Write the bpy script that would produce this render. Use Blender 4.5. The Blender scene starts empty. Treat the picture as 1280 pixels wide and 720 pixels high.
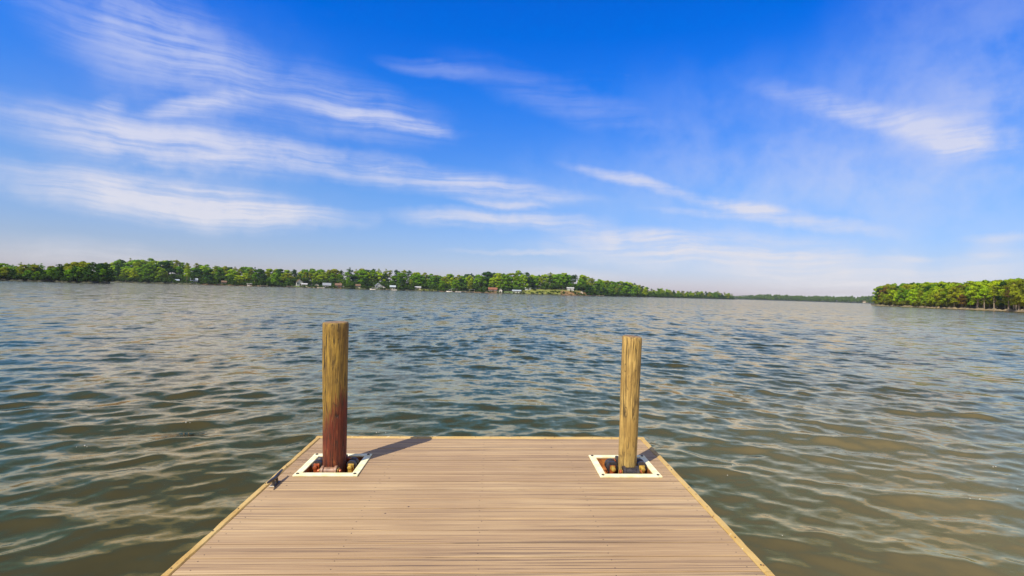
import bpy, math, random
import numpy as np
from mathutils import Vector, Matrix

SC = bpy.context.scene
COL = SC.collection
rng = random.Random(11)
nrg = np.random.default_rng(5)
CAM_Z = 1.85
F = 640.0                       # focal length in photo pixels (1280 wide)

# ------------------------------------------------------------------ helpers
def tag(o, label=None, cat=None, group=None, kind=None):
    if label: o['label'] = label
    if cat: o['category'] = cat
    if group: o['group'] = group
    if kind: o['kind'] = kind
    return o

def empty(name, loc=(0, 0, 0), rz=0.0):
    o = bpy.data.objects.new(name, None)
    o.empty_display_size = 0.3
    COL.objects.link(o)
    o.location = loc
    o.rotation_euler = (0, 0, rz)
    return o

class MB:
    """collects polygons, builds ONE mesh object"""
    def __init__(self):
        self.v, self.f, self.m = [], [], []
    def add(self, vs, fs, mi=0):
        b = len(self.v)
        self.v += [tuple(p) for p in vs]
        self.f += [tuple(b + i for i in q) for q in fs]
        self.m += [mi] * len(fs)
    def box(self, x0, x1, y0, y1, z0, z1, mi=0, ch=0.0):
        if ch > 0:
            c = ch
            vs = [(x0, y0, z0), (x1, y0, z0), (x1, y1, z0), (x0, y1, z0),
                  (x0, y0, z1 - c), (x1, y0, z1 - c), (x1, y1, z1 - c), (x0, y1, z1 - c),
                  (x0 + c, y0 + c, z1), (x1 - c, y0 + c, z1), (x1 - c, y1 - c, z1), (x0 + c, y1 - c, z1)]
            fs = [(3, 2, 1, 0), (0, 1, 5, 4), (1, 2, 6, 5), (2, 3, 7, 6), (3, 0, 4, 7),
                  (4, 5, 9, 8), (5, 6, 10, 9), (6, 7, 11, 10), (7, 4, 8, 11), (8, 9, 10, 11)]
        else:
            vs = [(x0, y0, z0), (x1, y0, z0), (x1, y1, z0), (x0, y1, z0),
                  (x0, y0, z1), (x1, y0, z1), (x1, y1, z1), (x0, y1, z1)]
            fs = [(3, 2, 1, 0), (0, 1, 5, 4), (1, 2, 6, 5), (2, 3, 7, 6), (3, 0, 4, 7), (4, 5, 6, 7)]
        self.add(vs, fs, mi)
    def lathe(self, p0, p1, prof, n=16, mi=0, caps=True):
        """prof: list of (t along p0-p1 in metres, radius)"""
        p0, p1 = Vector(p0), Vector(p1)
        ax = (p1 - p0).normalized()
        u = ax.orthogonal().normalized(); w = ax.cross(u)
        vs = []
        for t, r in prof:
            c = p0 + ax * t
            for k in range(n):
                a = 2 * math.pi * k / n
                vs.append(c + (u * math.cos(a) + w * math.sin(a)) * r)
        fs = []
        for j in range(len(prof) - 1):
            for k in range(n):
                k2 = (k + 1) % n
                fs.append((j * n + k, j * n + k2, (j + 1) * n + k2, (j + 1) * n + k))
        if caps:
            fs.append(tuple(range(n - 1, -1, -1)))
            fs.append(tuple((len(prof) - 1) * n + k for k in range(n)))
        self.add(vs, fs, mi)
    def tube(self, p0, p1, r0, r1=None, n=10, mi=0):
        L = (Vector(p1) - Vector(p0)).length
        self.lathe(p0, p1, [(0, r0), (L, r0 if r1 is None else r1)], n, mi)
    def build(self, name, mats, parent=None, smooth=False):
        me = bpy.data.meshes.new(name)
        me.from_pydata(self.v, [], self.f)
        if not isinstance(mats, (list, tuple)): mats = [mats]
        for m in mats: me.materials.append(m)
        if len(mats) > 1: me.polygons.foreach_set('material_index', self.m)
        if smooth:
            me.polygons.foreach_set('use_smooth', [True] * len(me.polygons))
            try: me.set_sharp_from_angle(angle=math.radians(40))
            except Exception: pass
        me.update()
        o = bpy.data.objects.new(name, me)
        COL.objects.link(o)
        if parent: o.parent = parent
        return o

def np_mesh(name, V, Q, mat, parent=None, smooth=True):
    """V (n,3) float, Q (m,k) int faces of equal size"""
    me = bpy.data.meshes.new(name)
    n, (m, k) = len(V), Q.shape
    me.vertices.add(n); me.vertices.foreach_set('co', V.astype(np.float32).ravel())
    me.loops.add(m * k); me.loops.foreach_set('vertex_index', Q.astype(np.int32).ravel())
    me.polygons.add(m)
    me.polygons.foreach_set('loop_start', (np.arange(m) * k).astype(np.int32))
    me.polygons.foreach_set('use_smooth', np.full(m, smooth))
    me.materials.append(mat)
    me.update(calc_edges=True)
    me.validate()
    o = bpy.data.objects.new(name, me)
    COL.objects.link(o)
    if parent: o.parent = parent
    return o

# ------------------------------------------------------------------ node helpers
class NT:
    def __init__(self, tree):
        self.t = tree; self.n = tree.nodes; self.l = tree.links
    def new(self, typ, **kw):
        nd = self.n.new(typ)
        for k, v in kw.items(): setattr(nd, k, v)
        return nd
    def link(self, a, b): self.l.new(a, b)
    def val(self, sock, v):
        if hasattr(v, 'is_output') or isinstance(v, bpy.types.NodeSocket): self.link(v, sock)
        else: sock.default_value = v
    def math(self, op, a, b=None, c=None, clamp=False):
        nd = self.new('ShaderNodeMath', operation=op, use_clamp=clamp)
        self.val(nd.inputs[0], a)
        if b is not None: self.val(nd.inputs[1], b)
        if c is not None: self.val(nd.inputs[2], c)
        return nd.outputs[0]
    def vmath(self, op, a, b=None, scale=None):
        nd = self.new('ShaderNodeVectorMath', operation=op)
        self.val(nd.inputs[0], a)
        if b is not None: self.val(nd.inputs[1], b)
        if scale is not None: self.val(nd.inputs['Scale'], scale)
        return nd.outputs['Value'] if op in ('LENGTH', 'DOT_PRODUCT', 'DISTANCE') else nd.outputs[0]
    def noise(self, vec, scale, detail=3.0, rough=0.55, dist=0.0, color=False):
        nd = self.new('ShaderNodeTexNoise')
        self.val(nd.inputs['Vector'], vec)
        nd.inputs['Scale'].default_value = scale
        nd.inputs['Detail'].default_value = detail
        nd.inputs['Roughness'].default_value = rough
        nd.inputs['Distortion'].default_value = dist
        return nd.outputs['Color'] if color else nd.outputs['Fac']
    def mapping(self, vec, loc=(0, 0, 0), rot=(0, 0, 0), scale=(1, 1, 1), typ='POINT'):
        nd = self.new('ShaderNodeMapping', vector_type=typ)
        self.val(nd.inputs['Vector'], vec)
        nd.inputs['Location'].default_value = loc
        nd.inputs['Rotation'].default_value = rot
        nd.inputs['Scale'].default_value = scale
        return nd.outputs[0]
    def smooth(self, v, a, b, to0=0.0, to1=1.0, typ='SMOOTHSTEP'):
        nd = self.new('ShaderNodeMapRange', interpolation_type=typ)
        self.val(nd.inputs['Value'], v)
        nd.inputs['From Min'].default_value = a; nd.inputs['From Max'].default_value = b
        nd.inputs['To Min'].default_value = to0; nd.inputs['To Max'].default_value = to1
        return nd.outputs['Result']
    def mix(self, fac, a, b, blend='MIX'):
        nd = self.new('ShaderNodeMix', data_type='RGBA', blend_type=blend)
        self.val(nd.inputs[0], fac)
        for s, v in ((nd.inputs[6], a), (nd.inputs[7], b)):
            if isinstance(v, tuple) and len(v) == 3: v = v + (1,)
            self.val(s, v)
        return nd.outputs[2]
    def ramp(self, fac, stops):
        nd = self.new('ShaderNodeValToRGB')
        self.val(nd.inputs[0], fac)
        e = nd.color_ramp.elements
        while len(e) < len(stops): e.new(0.5)
        for el, (p, c) in zip(e, stops):
            el.position = p; el.color = c + (1,) if len(c) == 3 else c
        return nd.outputs[0]
    def bump(self, h, strength=0.3, dist=0.01):
        nd = self.new('ShaderNodeBump')
        nd.inputs['Strength'].default_value = strength
        nd.inputs['Distance'].default_value = dist
        self.val(nd.inputs['Height'], h)
        return nd.outputs[0]

def material(name):
    m = bpy.data.materials.new(name); m.use_nodes = True
    t = NT(m.node_tree)
    b = m.node_tree.nodes['Principled BSDF']
    return m, t, b

def plain(name, col, rough=0.7, var=0.25, scale=3.0, metal=0.0):
    m, t, b = material(name)
    tc = t.new('ShaderNodeTexCoord').outputs['Object']
    n = t.noise(tc, scale, 4)
    d = tuple(c * (1 - var) for c in col); u = tuple(min(1, c * (1 + var)) for c in col)
    t.link(t.ramp(n, [(0.3, d), (0.7, u)]), b.inputs['Base Color'])
    b.inputs['Roughness'].default_value = rough
    b.inputs['Metallic'].default_value = metal
    return m

# ------------------------------------------------------------------ camera
roll, pitch = math.atan(0.0305), math.atan(4.9 / F)
fw = Vector((0, math.cos(pitch), math.sin(pitch)))
up0 = Vector((0, -math.sin(pitch), math.cos(pitch)))
rt0 = Vector((1, 0, 0))
RT = rt0 * math.cos(roll) + up0 * math.sin(roll)
UP = up0 * math.cos(roll) - rt0 * math.sin(roll)
cam = bpy.data.cameras.new('camera')
cam.sensor_width = 36; cam.lens = 36 * F / 1280
cam.clip_start = 0.05; cam.clip_end = 12000
co = bpy.data.objects.new('camera', cam); COL.objects.link(co)
M3 = Matrix((RT, UP, -fw)).transposed()
co.matrix_world = Matrix.Translation((0, 0, CAM_Z)) @ M3.to_4x4()
SC.camera = co

def ray(x, y):
    v = fw * F + RT * (x - 640) - UP * (y - 360)
    return v.normalized()
def azel(x, y):
    v = ray(x, y)
    return math.degrees(math.atan2(v.x, v.y)), math.degrees(math.asin(v.z))
def horizon(px): return 364.9 + 0.0305 * (px - 640)

# ------------------------------------------------------------------ light
SUNDIR = Vector((-0.612, -0.75, 1.15)).normalized()
sun = bpy.data.lights.new('sun', 'SUN')
sun.energy = 4.2; sun.angle = math.radians(0.53); sun.color = (1.0, 0.94, 0.84)
so = bpy.data.objects.new('sun', sun); COL.objects.link(so)
so.rotation_euler = (-SUNDIR).to_track_quat('-Z', 'Y').to_euler()
so.location = (-30, -40, 60)

# ------------------------------------------------------------------ sky
world = bpy.data.worlds.new('World'); SC.world = world
world.use_nodes = True
wt = NT(world.node_tree)
bg = world.node_tree.nodes['Background']
sky = wt.new('ShaderNodeTexSky', sky_type='NISHITA')
sky.sun_disc = False
sky.sun_elevation = math.asin(SUNDIR.z)
sky.sun_rotation = math.atan2(SUNDIR.x, SUNDIR.y) % (2 * math.pi)
sky.altitude = 0; sky.air_density = 1.0; sky.dust_density = 0.6; sky.ozone_density = 3.0
dirv = wt.new('ShaderNodeTexCoord').outputs['Generated']
sep = wt.new('ShaderNodeSeparateXYZ'); wt.link(dirv, sep.inputs[0])
az = wt.math('DEGREES', wt.math('ARCTAN2', sep.outputs[0], sep.outputs[1]))
el = wt.math('DEGREES', wt.math('ARCSINE', sep.outputs[2]))
cmb = wt.new('ShaderNodeCombineXYZ'); wt.link(az, cmb.inputs[0]); wt.link(el, cmb.inputs[1])
P = cmb.outputs[0]
# deep polarised blue overhead, paler and slightly violet towards the horizon
tint = wt.ramp(wt.smooth(el, 0, 34, typ='LINEAR'),
               [(0.0, (0.62, 0.54, 0.70)), (0.12, (0.49, 0.52, 0.71)), (0.30, (0.36, 0.56, 0.86)),
                (0.62, (0.07, 0.50, 1.18)), (0.78, (0.0, 0.44, 1.26)), (1.0, (0.0, 0.40, 1.30))])
skyc = wt.mix(1.0, sky.outputs[0], tint, 'MULTIPLY')
# cirrus
warp1 = wt.vmath('SCALE', wt.vmath('SUBTRACT', wt.noise(P, 0.09, 3, 0.5, color=True), (0.5, 0.5, 0.5)), scale=2.6)
warp2 = wt.vmath('SCALE', wt.vmath('SUBTRACT', wt.noise(P, 0.5, 3, 0.6, color=True), (0.5, 0.5, 0.5)), scale=0.7)
PW = wt.vmath('ADD', wt.vmath('ADD', P, warp1), warp2)
# (x0,y0)-(x1,y1) axis of the streak in the photo, half width px, opacity, fibre
streaks = [
    (-60, 130, 420, 205, 24, 0.66), (300, 180, 720, 250, 17, 0.50), (-60, 205, 420, 275, 22, 0.74),
    (150, 245, 480, 275, 12, 0.45), (20, -10, 330, 90, 42, 0.42), (210, 70, 560, 165, 34, 0.34),
    (370, 132, 575, 167, 9, 0.62), (180, 140, 330, 118, 8, 0.42), (120, 135, 160, 120, 9, 0.3),
    (190, 138, 340, 132, 12, 0.30), (-30, 235, 240, 265, 14, 0.35),
    (700, 205, 860, 245, 7, 0.45), (830, 240, 1125, 292, 9, 0.62), (470, 268, 760, 278, 11, 0.62),
    (570, 253, 690, 260, 5, 0.55), (690, 288, 960, 322, 15, 0.72), (860, 305, 1180, 352, 26, 0.72),
    (560, 75, 860, 165, 20, 0.15), (470, 70, 620, 100, 9, 0.2), (940, 105, 1260, 185, 12, 0.36), (1120, 150, 1300, 195, 22, 0.20),
    (1180, 110, 1400, 190, 60, 0.14), (1150, 178, 1260, 194, 9, 0.24), (1180, 320, 1300, 335, 16, 0.4),
    (560, 313, 760, 314, 4, 0.42), (1080, 318, 1200, 322, 4, 0.42), (850, 325, 890, 324, 5, 0.4), (1190, 295, 1300, 300, 5, 0.3),
    (-60, 305, 260, 330, 14, 0.3), (640, 340, 780, 345, 8, 0.3), (900, 350, 1300, 352, 26, 0.62), (640, 300, 1000, 340, 16, 0.4),
    (500, 225, 760, 250, 8, 0.25), (810, 262, 980, 272, 5, 0.3),
]
acc = None
for i, (x0, y0, x1, y1, hw, op) in enumerate(streaks):
    a0, e0 = azel(x0, y0); a1, e1 = azel(x1, y1)
    L = math.hypot(a1 - a0, e1 - e0) / 2 * 1.3
    ang = math.atan2(e1 - e0, a1 - a0)
    wdt = hw / F * 57.3 * 1.5
    q = wt.mapping(PW, ((a0 + a1) / 2, (e0 + e1) / 2, 0), (0, 0, ang), (L, wdt, 1), 'TEXTURE')
    d = wt.vmath('LENGTH', q)
    k = wt.smooth(d, 1.0, 0.18, 0.0, min(0.97, op * 1.25))
    acc = k if acc is None else wt.math('SUBTRACT', wt.math('ADD', acc, k), wt.math('MULTIPLY', acc, k))
# soft veils without visible fibres
soft, i = None, -1
for x0, y0, x1, y1, hw, op in ((1020, 70, 1460, 210, 130, 0.36), (620, 215, 1250, 250, 55, 0.24), (760, 130, 1200, 190, 65, 0.20),
                               (-80, 120, 420, 200, 50, 0.12), (-80, 215, 460, 265, 36, 0.12), (0, 0, 430, 110, 60, 0.12)):
    a0, e0 = azel(x0, y0); a1, e1 = azel(x1, y1)
    q = wt.mapping(PW, ((a0 + a1) / 2, (e0 + e1) / 2, 0), (0, 0, math.atan2(e1 - e0, a1 - a0)), (math.hypot(a1 - a0, e1 - e0) * 0.65, hw / F * 57.3 * 1.6, 1), 'TEXTURE')
    k = wt.smooth(wt.vmath('LENGTH', q), 1.0, 0.0, 0.0, op)
    soft = k if i == -1 else wt.math('ADD', soft, k)
    i = 0
# fibres running along the streaks, falling gently to the right
PF = wt.vmath('ADD', P, warp1)
fa = wt.noise(wt.mapping(PF, (0, 0, 0), (0, 0, math.radians(10)), (0.038, 1.0, 1)), 1.0, 7, 0.64, 0.12)
fb = wt.noise(wt.mapping(PF, (17, 5, 0), (0, 0, math.radians(19)), (0.16, 1.9, 1)), 1.0, 5, 0.6, 0.1)
pa = wt.noise(PW, 0.22, 5, 0.62)
f1 = wt.math('ADD', wt.math('MULTIPLY', fa, 0.62), wt.math('ADD', wt.math('MULTIPLY', fb, 0.18), wt.math('MULTIPLY', pa, 0.20)))
f2 = wt.noise(wt.mapping(P, (40, 0, 0), (0, 0, math.radians(9)), (0.05, 0.16, 1)), 1.0, 3, 0.5)
fm = wt.math('MULTIPLY', wt.smooth(f1, 0.35, 0.62, 0.30, 1.15), wt.smooth(f2, 0.25, 0.65, 0.78, 1.08))
cl = wt.math('ADD', wt.math('MULTIPLY', acc, fm), wt.math('MULTIPLY', soft, wt.smooth(pa, 0.25, 0.7, 0.55, 1.2)))
# the rest of the sky carries the same thin cirrus
amb = wt.math('MULTIPLY', wt.smooth(f1, 0.50, 0.70, 0, 0.12), wt.smooth(f2, 0.48, 0.72, 0, 1))
cl = wt.math('MAXIMUM', cl, amb)
cl = wt.math('MINIMUM', cl, 0.93)
cl = wt.math('MULTIPLY', cl, wt.smooth(el, -2.0, 0.5))
ccol = wt.ramp(wt.smooth(el, 0, 34, typ='LINEAR'), [(0.0, (4.4, 4.3, 4.4)), (0.35, (3.8, 3.9, 4.7)), (1.0, (2.3, 2.9, 5.0))])
final = wt.mix(cl, skyc, ccol)
# added pale sky overhead and behind, out of view, to grey and fill shadows
fill_veil = wt.math('MAXIMUM', wt.smooth(el, 38, 60), wt.smooth(wt.math('ABSOLUTE', az), 62, 105))
fill_veil = wt.math('MULTIPLY', fill_veil, wt.smooth(f2, 0.2, 0.7, 0.65, 0.95))
final = wt.mix(fill_veil, final, (2.9, 3.0, 3.4))
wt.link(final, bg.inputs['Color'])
bg.inputs['Strength'].default_value = 0.13

# ------------------------------------------------------------------ water
def wave_set():
    W = []
    for lo, hi, n, s, spread in ((1.3, 2.6, 14, 0.026, 0.42), (0.70, 1.3, 26, 0.076, 0.48), (0.35, 0.70, 34, 0.105, 0.55),
                                 (0.16, 0.35, 34, 0.090, 0.72), (0.08, 0.16, 24, 0.055, 0.9)):
        for i in range(n):
            lam = lo * (hi / lo) ** ((i + nrg.random()) / n)
            k = 2 * math.pi / lam
            th = math.radians(-90) + nrg.normal(0, spread)      # travelling towards the dock
            a = 0.70 * s * math.sqrt(2 / n) / k
            W.append((lam, k, a, math.cos(th), math.sin(th), nrg.random() * 6.283))
    return W
WAVES = wave_set()

def water_at(x, y, cell):
    dx = np.zeros_like(x); dy = np.zeros_like(x); z = np.zeros_like(x)
    lost = np.zeros_like(x)
    # crests bend round the dock head
    yw = y + 0.36 * (np.sqrt(x * x + 16.0) - 4.0) * np.exp(-np.hypot(x, y) / 60.0)
    g = 1.0 + 0.22 * np.sin(0.31 * x + 0.43 * y + 1.0) + 0.18 * np.sin(-0.52 * x + 0.24 * y + 2.2) \
        + 0.14 * np.sin(0.13 * x - 0.71 * y + 0.4)
    far_gain = 1.0 + 0.30 * np.clip((np.hypot(x, y) - 7.0) / 22.0, 0, 1)      # the open lake is choppier than the lee of the dock
    for lam, k, a, cx, cy, ph in WAVES:
        w = np.clip((lam / cell - 2.2) / 2.5, 0, 1)
        lost += 0.5 * (a * k) ** 2 * (1 - w * w)
        sel = w > 0
        if not sel.any(): continue
        p = k * (cx * x[sel] + cy * yw[sel]) + ph
        aw = a * w[sel] * g[sel]
        if lam > 0.45: aw = aw * far_gain[sel]
        s = np.sin(p)
        z[sel] += aw * np.cos(p)
        dx[sel] -= 0.95 * aw * cx * s
        dy[sel] -= 0.95 * aw * cy * s
    return dx, dy, z, np.sqrt(lost)

NF = 1000
front = np.linspace(-62, 62, NF)
rear = np.linspace(62, 298, 62)[1:-1]
ang = np.radians(np.concatenate([front, rear]))
dth = np.concatenate([np.full(NF, math.radians(124 / (NF - 1))), np.full(60, math.radians(236 / 61))])
q = 1.0060
nr = int(math.log(2300 / 0.6) / math.log(q))
rad = 0.6 * q ** np.arange(nr)
NC = len(ang)
RR, AA = np.meshgrid(rad, ang, indexing='ij')
cell = np.maximum(RR * (q - 1), RR * dth[None, :]).ravel()
wx = (RR * np.sin(AA)).ravel(); wy = (RR * np.cos(AA)).ravel()
ddx, ddy, wz, lost = water_at(wx, wy, cell)
V = np.stack([wx + ddx, wy + ddy, wz], 1)
ii = np.arange(nr - 1)[:, None] * NC; jj = np.arange(NC)[None, :]; j2 = (jj + 1) % NC
Q = np.stack([ii + jj, ii + j2, ii + NC + j2, ii + NC + jj], -1).reshape(-1, 4)

mw, t, b = material('lake_water')
geo = t.new('ShaderNodeNewGeometry')
pos = geo.outputs['Position']
att = t.new('ShaderNodeAttribute'); att.attribute_name = 'fine'
p1 = t.mapping(pos, (0, 0, 0), (0, 0, 0.15), (0.55, 1.5, 1))
n1 = t.vmath('SUBTRACT', t.noise(p1, 1.6, 4, 0.62, 0.4, color=True), (0.5, 0.5, 0.5))
p2 = t.mapping(pos, (9, 3, 0), (0, 0, -0.2), (0.6, 1.3, 1))
n2 = t.vmath('SUBTRACT', t.noise(p2, 11.0, 3, 0.6, 0.3, color=True), (0.5, 0.5, 0.5))
gust = t.noise(t.mapping(pos, (0, 0, 0), (0, 0, 0.1), (0.02, 0.055, 1)), 1.0, 4, 0.6)
amp = t.math('MULTIPLY', att.outputs['Fac'], t.smooth(gust, 0.32, 0.68, 3.0, 8.0))
n3 = t.math('SUBTRACT', t.noise(t.mapping(pos, (4, 7, 0), (0, 0, 0.06), (0.80, 0.24, 1)), 1.0, 5, 0.72), 0.5)
n3v = t.new('ShaderNodeCombineXYZ'); t.link(t.math('MULTIPLY', t.math('MULTIPLY', n3, att.outputs['Fac']), 11.0), n3v.inputs[1])
pert = t.vmath('ADD', n3v.outputs[0], t.vmath('MULTIPLY', t.vmath('SCALE', n1, scale=amp), (0.75, 1.0, 0.0)))
pert = t.vmath('ADD', pert,
               t.vmath('MULTIPLY', n2, (0.16, 0.26, 0.0)))
nrm = t.vmath('NORMALIZE', t.vmath('ADD', geo.outputs['Normal'], pert))
# silt: olive in the deep, browner over the shallow bed to the right of the dock
sx = t.new('ShaderNodeSeparateXYZ'); t.link(pos, sx.inputs[0])
wn = t.noise(pos, 0.35, 3, 0.5)
shal = t.math('MULTIPLY', t.smooth(t.math('ADD', sx.outputs[0], t.math('MULTIPLY', wn, 3.0)), 1.0, 6.5),
              t.smooth(sx.outputs[1], 16, 3))
murk = t.mix(shal, (0.042, 0.038, 0.019), (0.140, 0.112, 0.055))
# turbid lake water: silt scattering below, surface reflection tinted warm to grey the mirrored blue
lw = t.new('ShaderNodeLayerWeight'); lw.inputs['Blend'].default_value = 0.5; t.link(nrm, lw.inputs['Normal'])
fr = t.smooth(lw.outputs['Facing'], 0.46, 0.97, 0.015, 0.98)
wd = t.new('ShaderNodeBsdfDiffuse'); t.link(murk, wd.inputs['Color'])
wg = t.new('ShaderNodeBsdfGlossy'); wg.inputs['Roughness'].default_value = 0.10; t.link(nrm, wg.inputs['Normal'])
t.link(t.mix(t.smooth(fr, 0.32, 1.0, typ='LINEAR'), (1.0, 0.61, 0.14), (1.0, 0.83, 0.57)), wg.inputs['Color'])
wm = t.new('ShaderNodeMixShader'); t.link(fr, wm.inputs[0]); t.link(wd.outputs[0], wm.inputs[1]); t.link(wg.outputs[0], wm.inputs[2])
mw.node_tree.nodes.remove(b)
t.link(wm.outputs[0], mw.node_tree.nodes['Material Output'].inputs['Surface'])
water = np_mesh('water', V, Q, mw)
at = water.data.attributes.new('fine', 'FLOAT', 'POINT')
at.data.foreach_set('value', lost.astype(np.float32))
tag(water, 'rippled olive-green lake water around the dock', kind='structure')

# lake bed and ground beneath everything
mb = MB(); mb.add([(-2400, -600, -4), (2400, -600, -4), (2400, 2400, -4), (-2400, 2400, -4)], [(0, 1, 2, 3)])
bed = mb.build('ground', plain('lake_bed', (0.12, 0.10, 0.05), 0.9)); tag(bed, kind='structure')

# foam bubbles drifting on the surface near the dock
fv, ff = MB(), None
for i in range(26):
    if rng.random() < 0.75: px_, r_ = rng.uniform(-62, 55), rng.uniform(2.4, 9)
    else: px_, r_ = rng.uniform(-14, 10), rng.uniform(4.9, 7)
    a_ = math.radians(px_); x_, y_ = r_ * math.sin(a_), r_ * math.cos(a_)
    if abs(x_) < 1.75 and y_ < 5.1: continue
    for _ in range(rng.choice((1, 1, 1, 2, 3))):
        xx, yy = x_ + rng.gauss(0, 0.03), y_ + rng.gauss(0, 0.02)
        d = water_at(np.array([xx]), np.array([yy]), np.array([max(0.018, 0.006 * r_)]))
        c = Vector((xx + d[0][0], yy + d[1][0], d[2][0] + 0.001))
        s = rng.uniform(0.002, 0.0045) * (0.6 + r_ / 9)
        fv.lathe(c, c + Vector((0, 0, s * 0.7)), [(0, s), (s * 0.45, s * 0.8), (s * 0.68, s * 0.3)], 7)
fo = fv.build('foam_bubbles', plain('foam', (0.75, 0.75, 0.7), 0.4, 0.05), smooth=True)
tag(fo, 'white foam bubbles floating on the lake around the dock', 'foam', kind='stuff')

# ------------------------------------------------------------------ dock
DX = Vector((0.99917591, 0.037204, 0.01622876)); DY = Vector((-0.03755262, 0.99905828, 0.02173372))
DZ = Vector((-0.0154049, -0.02232524, 0.99963207))
DM = Matrix((DX, DY, DZ)).transposed().to_4x4()
DORG = Vector((-0.23572085, 4.81386205, CAM_Z - 1.3651633))
dock = empty('floating_dock'); dock.matrix_world = Matrix.Translation(DORG) @ DM
tag(dock, 'brown plank floating dock with yellow wooden rim reaching into the lake', 'dock')

# decking material: weathered composite boards, dark broken streaks along the grain
md, t, b = material('deck_board')
tc = t.new('ShaderNodeTexCoord').outputs['Object']
ba = t.new('ShaderNodeAttribute'); ba.attribute_name = 'board'
off = t.new('ShaderNodeCombineXYZ'); t.link(t.math('MULTIPLY', ba.outputs['Fac'], 37.0), off.inputs[0]); t.link(t.math('MULTIPLY', ba.outputs['Fac'], 11.0), off.inputs[2])
pb = t.vmath('ADD', tc, off.outputs[0])
g1 = t.noise(t.mapping(pb, scale=(0.55, 95, 1)), 1.0, 5, 0.68, 0.25)
g2 = t.noise(t.mapping(pb, scale=(1.6, 190, 1)), 1.0, 4, 0.65)
patch = t.noise(t.mapping(tc, scale=(0.5, 1.6, 1)), 1.0, 3, 0.5)
big = t.noise(tc, 0.9, 3)
base = t.mix(t.smooth(big, 0.3, 0.7), (0.375, 0.248, 0.122), (0.475, 0.330, 0.168))
base = t.mix(t.math('MULTIPLY', ba.outputs['Fac'], 0.75), base, (0.325, 0.205, 0.10))
base = t.mix(t.smooth(g2, 0.45, 0.60, 0, 0.62), base, (0.25, 0.155, 0.085))
streak = t.math('MULTIPLY', t.smooth(g1, 0.545, 0.60), t.smooth(patch, 0.30, 0.58, 0.4, 1.0))
base = t.mix(t.math('MULTIPLY', streak, 0.85), base, (0.08, 0.05, 0.035))
g3 = t.noise(t.mapping(pb, loc=(5, 3, 0), scale=(0.32, 48, 1)), 1.0, 6, 0.7, 0.3)
base = t.mix(t.smooth(g3, 0.57, 0.66, 0, 0.5), base, (0.11, 0.065, 0.04))
base = t.mix(t.smooth(g3, 0.44, 0.36, 0, 0.55), base, (0.54, 0.39, 0.21))
spk = t.new('ShaderNodeTexVoronoi'); spk.inputs['Scale'].default_value = 7.0; t.link(tc, spk.inputs['Vector'])
spk2 = t.smooth(spk.outputs['Distance'], 0.055, 0.035)
base = t.mix(t.math('MULTIPLY', spk2, t.smooth(spk.outputs['Color'], 0.6, 0.62)), base, (0.05, 0.03, 0.025))
t.link(base, b.inputs['Base Color'])
b.inputs['Roughness'].default_value = 0.72
t.link(t.bump(t.math('ADD', t.math('MULTIPLY', g1, 0.6), t.math('MULTIPLY', g2, 0.6)), 0.55, 0.004), b.inputs['Normal'])

GUIDES = [(-1.139, -0.748), (1.139, -0.766)]
HOLE = 0.376 / 2
mb = MB(); brd = []
y = -0.058; LEN = 9.0; j = 0
while y - 0.14 > -LEN + 0.06:
    y1, y0 = y, y - 0.1378
    cuts = sorted({y0, y1} | {c for gx, gy in GUIDES for c in (gy - HOLE, gy + HOLE) if y0 < c < y1})
    zt = rng.uniform(-0.0015, 0.0005); rv = rng.random()
    for a_, b_ in zip(cuts[:-1], cuts[1:]):
        mid = (a_ + b_) / 2
        xs = [-1.479]
        for gx, gy in GUIDES:
            if gy - HOLE < mid < gy + HOLE: xs += [gx - HOLE, gx + HOLE]
        xs.append(1.479)
        for k in range(0, len(xs), 2):
            whole = len(cuts) == 2 and len(xs) == 2
            n0 = len(mb.v)
            mb.box(xs[k], xs[k + 1], a_, b_, -0.028, zt, 0, 0.0025 if whole else 0)
            brd += [rv] * (len(mb.v) - n0)
    # screw heads, two at each joist line
    for sx_ in (-1.42, -0.72, 0.02, 0.73, 1.42):
        for sy_ in (0.03, 0.11):
            xx, yy = sx_ + rng.gauss(0, 0.006), y0 + sy_ + rng.gauss(0, 0.003)
            if any(abs(xx - gx) < 0.26 and abs(yy - gy) < 0.26 for gx, gy in GUIDES): continue
            n0 = len(mb.v)
            mb.lathe((xx, yy, zt - 0.004), (xx, yy, zt + 0.001), [(0, 0.003), (0.005, 0.003)], 8, 1)
            brd += [rv] * (len(mb.v) - n0)
    y -= 0.1455; j += 1
mscrew = plain('screw_steel', (0.06, 0.05, 0.045), 0.5, 0.2, metal=0.4)
deck = mb.build('decking', [md, mscrew], dock)
at = deck.data.attributes.new('board', 'FLOAT', 'POINT'); at.data.foreach_set('value', brd)

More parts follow.
